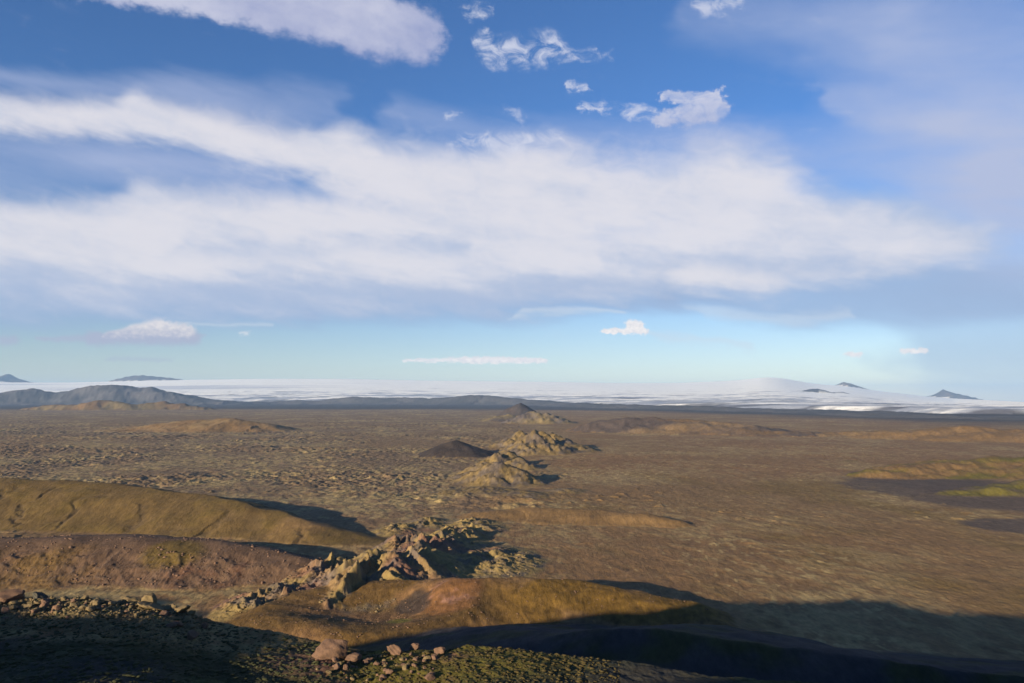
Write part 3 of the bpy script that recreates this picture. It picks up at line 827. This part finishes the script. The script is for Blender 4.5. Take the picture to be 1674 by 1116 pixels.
add('gravel_knoll', simple(KNOLL2, 0.6, 30, 120, 475.0, 6, 70, 8), 'small green and grey knoll at the right edge of the gravel flat', 'hill', bb(KNOLL2), c_hill(CINDER * 1.1, GREEN * 0.85, 80, 476.0, CINDER, 0.6, 0.35), 3.0, 1.5)
add('brown_mound', simple(MOUND, 0.85, 16, 90, 481.0, 2, 60), 'low smooth brown mound on the plain below the pale cone', 'hill', bb(MOUND), c_hill(BROWN * 0.78, BROWN * 0.9, 90, 482.0, OLIVE, 0.35), 2.0, 1.5)
add('mossy_ridge', h_mossy, 'long yellow-green mossy ridge with dark gullies at left', 'hill', bb(MOSSY), c_mossy, 3.0, 1.5)
add('red_brown_hill', h_brown, 'red-brown scoria hill with rocky face below the mossy ridge', 'hill', bb(BROWNH), c_brown, 2.5, 1.5)
cx0, cy0 = wp(425, 1000); cx1, cy1 = wp(860, 845)
add('crater_crags', h_crags, 'jagged pale lava crags of the torn crater row behind the orange crater', 'crags', (cx0 - 60, 120, cy0 - 60, cy1 + 80), c_crags, 1.5, 1.0)
add('orange_crater', h_orange, 'shallow orange and olive scoria crater with mossy bank', 'crater', (-320, 260, 500, 860), c_orange, 2.5, 1.5)
add('dark_spur', h_spur, 'dark mountain spur in shadow, its dark foot widened to deepen the shade, running down to the right', 'hill', bb(SPUR), c_spur, 6.0, 2.0)
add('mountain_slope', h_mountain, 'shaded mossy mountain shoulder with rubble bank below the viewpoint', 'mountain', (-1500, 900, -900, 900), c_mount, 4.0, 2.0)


def height_near(x, y):
    return h_mountain(np.array(x, float), np.array(y, float))[0]


# ------------------------------------------------------------------ materials
def land_material(name, rough=0.95, bump=0.6, near=False, spec=0.15):
    m = bpy.data.materials.new(name); m.use_nodes = True; nt = m.node_tree; b = nt.nodes['Principled BSDF']
    b.inputs['Roughness'].default_value = rough; b.inputs['Specular IOR Level'].default_value = spec
    at = nt.nodes.new('ShaderNodeAttribute'); at.attribute_name = 'albedo'
    ge = nt.nodes.new('ShaderNodeNewGeometry'); pos = ge.outputs['Position']
    if not near:
        mp = nt.nodes.new('ShaderNodeVectorMath'); mp.operation = 'MULTIPLY'; mp.inputs[1].default_value = (2.0, 1.0, 1.0)
        nt.links.new(pos, mp.inputs[0]); pos = mp.outputs[0]
    n1 = noise(nt, pos, 0.35 if near else 0.06, 8, 0.70)
    n2 = noise(nt, pos, 1.7 if near else 0.011, 6, 0.6)
    k = (n1 * 1.5 + 0.25) * (n2 * 0.8 + 0.6)
    if not near:
        n3 = noise(nt, pos, 0.13, 5, 0.7)
        k = k * (n3 * 0.8 + 0.6)
    mul = nt.nodes.new('ShaderNodeVectorMath'); mul.operation = 'SCALE'
    nt.links.new(at.outputs['Color'], mul.inputs[0]); nt.links.new(k.s, mul.inputs[3])
    nt.links.new(mul.outputs[0], b.inputs['Base Color'])
    bp = nt.nodes.new('ShaderNodeBump'); bp.inputs['Strength'].default_value = bump; bp.inputs['Distance'].default_value = 0.35 if near else 2.2
    nt.links.new((n1 + n2 * (0.3 if near else 0.0)).s, bp.inputs['Height']); nt.links.new(bp.outputs[0], b.inputs['Normal'])
    return m


M_LAND = land_material('lava_and_moss', bump=0.9)
M_NEAR = land_material('mossy_rubble', near=True, bump=0.8)
M_SNOW = land_material('glacier_ice', rough=0.7, bump=0.15, spec=0.3)
M_FAR = land_material('distant_rock', bump=0.2)
FAR = set(NUN) | {'moraine_ridge', 'blue_range', 'foothills', 'distant_dark_cone'}

# ------------------------------------------------------------------ split the sheet into its features
P3 = np.stack([GX, GY, Hh], -1)
du = np.zeros_like(P3); dv = np.zeros_like(P3)
du[1:-1] = P3[2:] - P3[:-2]; du[0] = P3[1] - P3[0]; du[-1] = P3[-1] - P3[-2]
dv[:, 1:-1] = P3[:, 2:] - P3[:, :-2]; dv[:, 0] = P3[:, 1] - P3[:, 0]; dv[:, -1] = P3[:, -1] - P3[:, -2]
NRM = np.cross(dv, du); NRM /= np.linalg.norm(NRM, axis=-1, keepdims=True) + 1e-12
NRM[NRM[..., 2] < 0] *= -1
VID = np.arange(NR * NC).reshape(NR, NC)
a, b_, c2, d2 = VID[:-1, :-1].ravel(), VID[:-1, 1:].ravel(), VID[1:, 1:].ravel(), VID[1:, :-1].ravel()
QUADS = np.stack([a, b_, c2, d2], 1)
QOWN = OWN[:-1, :-1].ravel()
PF = P3.reshape(-1, 3); NF = NRM.reshape(-1, 3); AF = ALB.reshape(-1, 3)


def tag(o, label, cat, kind=None, group=None):
    o['label'] = label; o['category'] = cat
    if kind: o['kind'] = kind
    if group: o['group'] = group
    return o


for k, (nm, label, cat) in enumerate(FE):
    q_ = QUADS[QOWN == k]
    if len(q_) == 0: print('EMPTY', nm); continue
    used, inv = np.unique(q_.ravel(), return_inverse=True)
    me = bpy.data.meshes.new(nm)
    nq = len(q_)
    me.vertices.add(len(used)); me.loops.add(nq * 4); me.polygons.add(nq)
    me.vertices.foreach_set('co', PF[used].astype(np.float32).ravel())
    me.loops.foreach_set('vertex_index', inv.astype(np.int32).ravel())
    me.polygons.foreach_set('loop_start', np.arange(0, nq * 4, 4, dtype=np.int32))
    me.polygons.foreach_set('use_smooth', np.ones(nq, bool))
    me.update(calc_edges=True)
    at = me.attributes.new('albedo', 'FLOAT_COLOR', 'POINT')
    rgba = np.ones((len(used), 4), np.float32); rgba[:, :3] = AF[used]
    at.data.foreach_set('color', rgba.ravel())
    me.normals_split_custom_set_from_vertices(NF[used].astype(np.float32))
    me.materials.append(M_SNOW if nm == 'glacier' else M_NEAR if nm == 'mountain_slope' else M_FAR if nm in FAR else M_LAND)
    o = bpy.data.objects.new(nm, me); col.objects.link(o)
    tag(o, label, cat, 'structure')

# ------------------------------------------------------------------ boulders
def rock_material(name, ca, cb):
    m = bpy.data.materials.new(name); m.use_nodes = True; nt = m.node_tree; b = nt.nodes['Principled BSDF']
    b.inputs['Roughness'].default_value = 0.95; b.inputs['Specular IOR Level'].default_value = 0.15
    ge = nt.nodes.new('ShaderNodeNewGeometry'); pos = ge.outputs['Position']
    n = noise(nt, pos, 0.9, 6, 0.6); n2 = noise(nt, pos, 5.0, 6, 0.65)
    nt.links.new(mix(nt, (n * 1.6 + n2 * 0.8 - 0.7)._m('ADD', 0.0, clamp=True), ca, cb), b.inputs['Base Color'])
    bp = nt.nodes.new('ShaderNodeBump'); bp.inputs['Strength'].default_value = 0.8; bp.inputs['Distance'].default_value = 0.15
    nt.links.new(n2.s, bp.inputs['Height']); nt.links.new(bp.outputs[0], b.inputs['Normal'])
    return m


M_RTAN = rock_material('mossy_rock', (0.19, 0.14, 0.065), (0.09, 0.066, 0.042))
M_RPINK = rock_material('scoria_rock', (0.17, 0.10, 0.065), (0.08, 0.052, 0.038))
M_RDARK = rock_material('basalt_rock', (0.07, 0.062, 0.055), (0.045, 0.045, 0.03))

import bmesh
rnd = random.Random(11)


def rock_mesh(nm, seed, sub=3, cuts=14):
    rg = random.Random(seed); bm = bmesh.new()
    bmesh.ops.create_icosphere(bm, subdivisions=sub, radius=1.0)
    planes = []
    for _ in range(cuts):
        n = Vector((rg.gauss(0, 1), rg.gauss(0, 1), rg.gauss(0, 1))).normalized(); planes.append((n, rg.uniform(0.55, 0.85)))
    sx, sy, sz = rg.uniform(0.9, 1.3), rg.uniform(0.75, 1.1), rg.uniform(0.6, 0.9)
    for v in bm.verts:
        p = v.co.copy()
        for n, d in planes:
            t = p.dot(n)
            if t > d: p -= n * (t - d) * 0.92
        w = 0.05 * math.sin(p.x * 7 + seed) * math.cos(p.y * 6 + seed * 2) + 0.03 * math.sin(p.z * 13 + p.x * 9)
        p *= 1 + w
        v.co = Vector((p.x * sx, p.y * sy, p.z * sz))
    me = bpy.data.meshes.new(nm); bm.to_mesh(me); bm.free()
    return me


VAR = {}
for key, mat in (('tan', M_RTAN), ('pink', M_RPINK), ('dark', M_RDARK)):
    VAR[key] = []
    for i in range(6):
        me = rock_mesh('boulder', 50 + i * 7 + len(VAR) * 3, 2, 12); me.materials.append(mat); VAR[key].append(me)


def put_rock(x, y, size, key, label, group=None, me=None, sink=0.3, stretch=(1, 1, 1), rz=None):
    z = float(height_near([x], [y])[0])
    o = bpy.data.objects.new('boulder', me or rnd.choice(VAR[key])); col.objects.link(o)
    o.location = (x, y, z + size * (0.7 - sink) * stretch[2] * 0.7)
    o.rotation_euler = (rnd.uniform(-.3, .3), rnd.uniform(-.3, .3), rnd.uniform(0, 6.28) if rz is None else rz)
    o.scale = [size * s_ * rnd.uniform(0.85, 1.15) for s_ in stretch]
    return tag(o, label, 'boulder', None, group)


def big(px, py, Y, size, key, label, seed, stretch=(1, 1, 1), rz=0.0, sink=0.3):
    X, Y, _ = at_y(px, py, Y)
    me = rock_mesh('boulder', seed, 4, 16); me.materials.append({'tan': M_RTAN, 'pink': M_RPINK, 'dark': M_RDARK}[key])
    put_rock(X, Y, size, key, label, None, me, sink, stretch, rz)


big(540, 1074, 178, 3.9, 'pink', 'largest pinkish boulder crowning the rocky outcrop', 301, (0.95, 0.9, 1.15), 0.2, 0.0)
big(578, 1083, 176, 1.8, 'pink', 'pinkish boulder leaning against the largest boulder', 305)
big(602, 1080, 177, 1.5, 'pink', 'rounded pinkish boulder below the notch of the outcrop', 309)
big(646, 1070, 183, 1.8, 'pink', 'pale pointed boulder standing alone above the green moss', 313, (1, 1, 1.2))
big(678, 1057, 186, 1.5, 'pink', 'small pinkish boulder on the dark skyline behind the pointed boulder', 317)
big(718, 1068, 183, 1.6, 'pink', 'small pinkish boulder at the far edge of the mossy outcrop', 321)
big(246, 988, 203, 2.7, 'tan', 'upright block at the broken end of the rubble bank', 325, (0.9, 0.8, 1.3))
big(250, 1003, 200, 2.6, 'tan', 'flat slab lying below the upright block of the rubble bank', 329, (1.6, 1, 0.5))
big(12, 985, 204, 4.2, 'pink', 'big rusty boulder at the left end of the rubble bank', 333, (1.4, 1, 0.8))
big(64, 981, 205, 1.9, 'dark', 'dark boulder on the crest beside the big rusty boulder', 337)
big(213, 979, 205, 1.9, 'tan', 'rounded grey boulder on the crest of the rubble bank', 341)
big(290, 999, 202, 1.9, 'tan', 'pinkish block sloping off right of the rubble bank', 345, (1.4, 1, 0.7))
big(312, 1005, 202, 1.4, 'tan', 'last pale block at the right of the rubble bank', 349)

pos = []
for i in range(170):
    px = rnd.uniform(-30, 345); top = 983 + max(0, px - 230) * 0.22
    py = top + min(abs(rnd.gauss(0, 1)), 2.0) * 19
    Yc = 204 - (py - top) * 0.55
    X, Y, _ = at_y(px, py, Yc)
    key = rnd.choice(['tan', 'tan', 'tan', 'pink'])
    zone = 'on the crest' if py < top + 8 else 'halfway down' if py < top + 24 else 'at the foot'
    side = 'left of the upright block' if px < 235 else 'right of the upright block'
    put_rock(X, Y, 0.4 + 1.25 * rnd.random() ** 2.2, key, 'small %s block %s of the rubble bank %s' % ('mossy' if key == 'tan' else 'rusty', zone, side), 'blocks of the rubble bank')
for i in range(70):
    px = rnd.uniform(515, 720); py = rnd.uniform(1072, 1112)
    Yc = 184 - (py - 1066) * 0.38
    X, Y, _ = at_y(px, py, Yc)
    key = rnd.choice(['pink', 'pink', 'tan'])
    put_rock(X, Y, 0.3 + 0.95 * rnd.random() ** 2.4, key, 'small %s stone %s on the mossy outcrop' % ('pinkish' if key == 'pink' else 'mossy', 'near the largest boulder' if px < 610 else 'below the pointed boulder'), 'stones of the mossy outcrop')

# smaller rubble and moss cushions, uncountable
def scatter(name, n, region, smin, smax_, mats, label, cat, flatk=0.7, seed=5):
    rg = np.random.default_rng(seed)
    ico = bmesh.new(); bmesh.ops.create_icosphere(ico, subdivisions=1, radius=1.0)
    bv = np.array([v.co[:] for v in ico.verts]); bf = np.array([[v.index for v in f.verts] for f in ico.faces]); ico.free()
    px = rg.uniform(region[0], region[1], n); az = np.arctan((px - 837) / F)
    rc = np.interp(az, SHO_AZ, SHO_R); r = rc - rg.uniform(region[2], region[3], n)
    x = r * np.sin(az); y = r * np.cos(az); z = height_near(x, y)
    s = smin * (smax_ / smin) ** (rg.uniform(0, 1, n) ** 1.6)
    V = bv[None] * (1 + rg.uniform(-0.45, 0.40, (n, len(bv), 1)))
    an = rg.uniform(0, 6.28, n); ca, sa = np.cos(an)[:, None], np.sin(an)[:, None]
    V = V * np.stack([s * rg.uniform(0.8, 1.4, n), s * rg.uniform(0.7, 1.1, n), s * flatk * rg.uniform(0.7, 1.2, n)], -1)[:, None, :]
    V = np.stack([V[..., 0] * ca - V[..., 1] * sa, V[..., 0] * sa + V[..., 1] * ca, V[..., 2]], -1) + np.stack([x, y, z + s * 0.1], -1)[:, None, :]
    Fc = bf[None] + (np.arange(n) * len(bv))[:, None, None]
    me = bpy.data.meshes.new(name); nf = n * len(bf)
    me.vertices.add(n * len(bv)); me.loops.add(nf * 3); me.polygons.add(nf)
    me.vertices.foreach_set('co', V.astype(np.float32).ravel()); me.loops.foreach_set('vertex_index', Fc.astype(np.int32).ravel())
    me.polygons.foreach_set('loop_start', np.arange(0, nf * 3, 3, dtype=np.int32)); me.update(calc_edges=True)
    me.materials.append(mats)
    o = bpy.data.objects.new(name, me); col.objects.link(o)
    tag(o, label, cat, 'stuff')


M_MOSS = rock_material('moss_cushion', (0.085, 0.064, 0.020), (0.030, 0.024, 0.012))
M_DMOSS = rock_material('dark_moss', (0.050, 0.052, 0.020), (0.026, 0.028, 0.014))
scatter('rubble', 2600, (-40, 350, -1, 34), 0.15, 0.6, M_RTAN, 'loose small rubble covering the sunlit bank at left', 'rubble', 0.8, 5)
scatter('moss_cushions', 4200, (560, 1010, -1, 40), 0.12, 0.7, M_MOSS, 'yellow-green moss cushions on the middle outcrop', 'moss', 0.38, 6)
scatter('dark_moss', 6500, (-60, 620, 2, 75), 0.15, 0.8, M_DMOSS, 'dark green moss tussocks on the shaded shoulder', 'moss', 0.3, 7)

def scree(name, owners, n, smin, smx, mat, label, seed, cond=None):
    rg = np.random.default_rng(seed)
    ids = [k for k, f in enumerate(FE) if f[0] in owners]
    m = np.isin(OWN, ids)
    if cond is not None: m &= cond
    pts_ = P3[m]; pk = pts_[rg.integers(0, len(pts_), n)] + np.stack([rg.uniform(-1.5, 1.5, n), rg.uniform(-1.5, 1.5, n), np.zeros(n)], -1)
    cl = fbm(pk[:, 0], pk[:, 1], 30, 3, 0.6, seed * 1.0)
    pk = pk[cl > -0.05]; n = len(pk)
    ico = bmesh.new(); bmesh.ops.create_icosphere(ico, subdivisions=1, radius=1.0)
    bv = np.array([v.co[:] for v in ico.verts]); bf = np.array([[v.index for v in f.verts] for f in ico.faces]); ico.free()
    sz = smin * (smx / smin) ** (rg.uniform(0, 1, n) ** 2.2)
    V = bv[None] * (1 + rg.uniform(-0.4, 0.4, (n, len(bv), 1))) * np.stack([sz * rg.uniform(0.8, 1.4, n), sz * rg.uniform(0.8, 1.4, n), sz * 0.8], -1)[:, None, :] + pk[:, None, :]
    Fc = bf[None] + (np.arange(n) * len(bv))[:, None, None]
    me = bpy.data.meshes.new(name); nf = n * len(bf)
    me.vertices.add(n * len(bv)); me.loops.add(nf * 3); me.polygons.add(nf)
    me.vertices.foreach_set('co', V.astype(np.float32).ravel()); me.loops.foreach_set('vertex_index', Fc.astype(np.int32).ravel())
    me.polygons.foreach_set('loop_start', np.arange(0, nf * 3, 3, dtype=np.int32)); me.update(calc_edges=True)
    me.materials.append(mat)
    o = bpy.data.objects.new(name, me); col.objects.link(o); tag(o, label, 'scree', 'stuff')


scree('scree', ('orange_crater',), 2200, 0.2, 0.9, M_RPINK, 'small stones strewn over the orange crater', 21)
scree('hillside_scree', ('red_brown_hill',), 2400, 0.4, 1.8, M_RPINK, 'rusty scree on the face of the red-brown hill', 22)
scree('crag_debris', ('crater_crags',), 1500, 0.4, 1.7, M_RTAN, 'broken lava blocks strewn among the crags', 23)

# ------------------------------------------------------------------ air
hb = bmesh.new(); bmesh.ops.create_cube(hb, size=1.0)
hm = bpy.data.meshes.new('haze'); hb.to_mesh(hm); hb.free()
ho = bpy.data.objects.new('haze', hm); col.objects.link(ho)
ztop = float(Hh.max()) + 60; zbot = float(Hh.min()) - 2
ho.scale = (190000, 190000, ztop - zbot); ho.location = (0, 0, (ztop + zbot) / 2)
mm = bpy.data.materials.new('haze'); mm.use_nodes = True; nt = mm.node_tree; nt.nodes.clear()
ou = nt.nodes.new('ShaderNodeOutputMaterial'); pv = nt.nodes.new('ShaderNodeVolumePrincipled')
pv.inputs['Color'].default_value = (0.36, 0.60, 1.0, 1); pv.inputs['Density'].default_value = 1.2e-5; pv.inputs['Anisotropy'].default_value = 0.0
nt.links.new(pv.outputs[0], ou.inputs['Volume']); hm.materials.append(mm)
tag(ho, 'thin blue air over the whole plain', 'haze', 'stuff')
print('RELIEF', Hh.min(), Hh.max(), 'quads', len(QUADS))
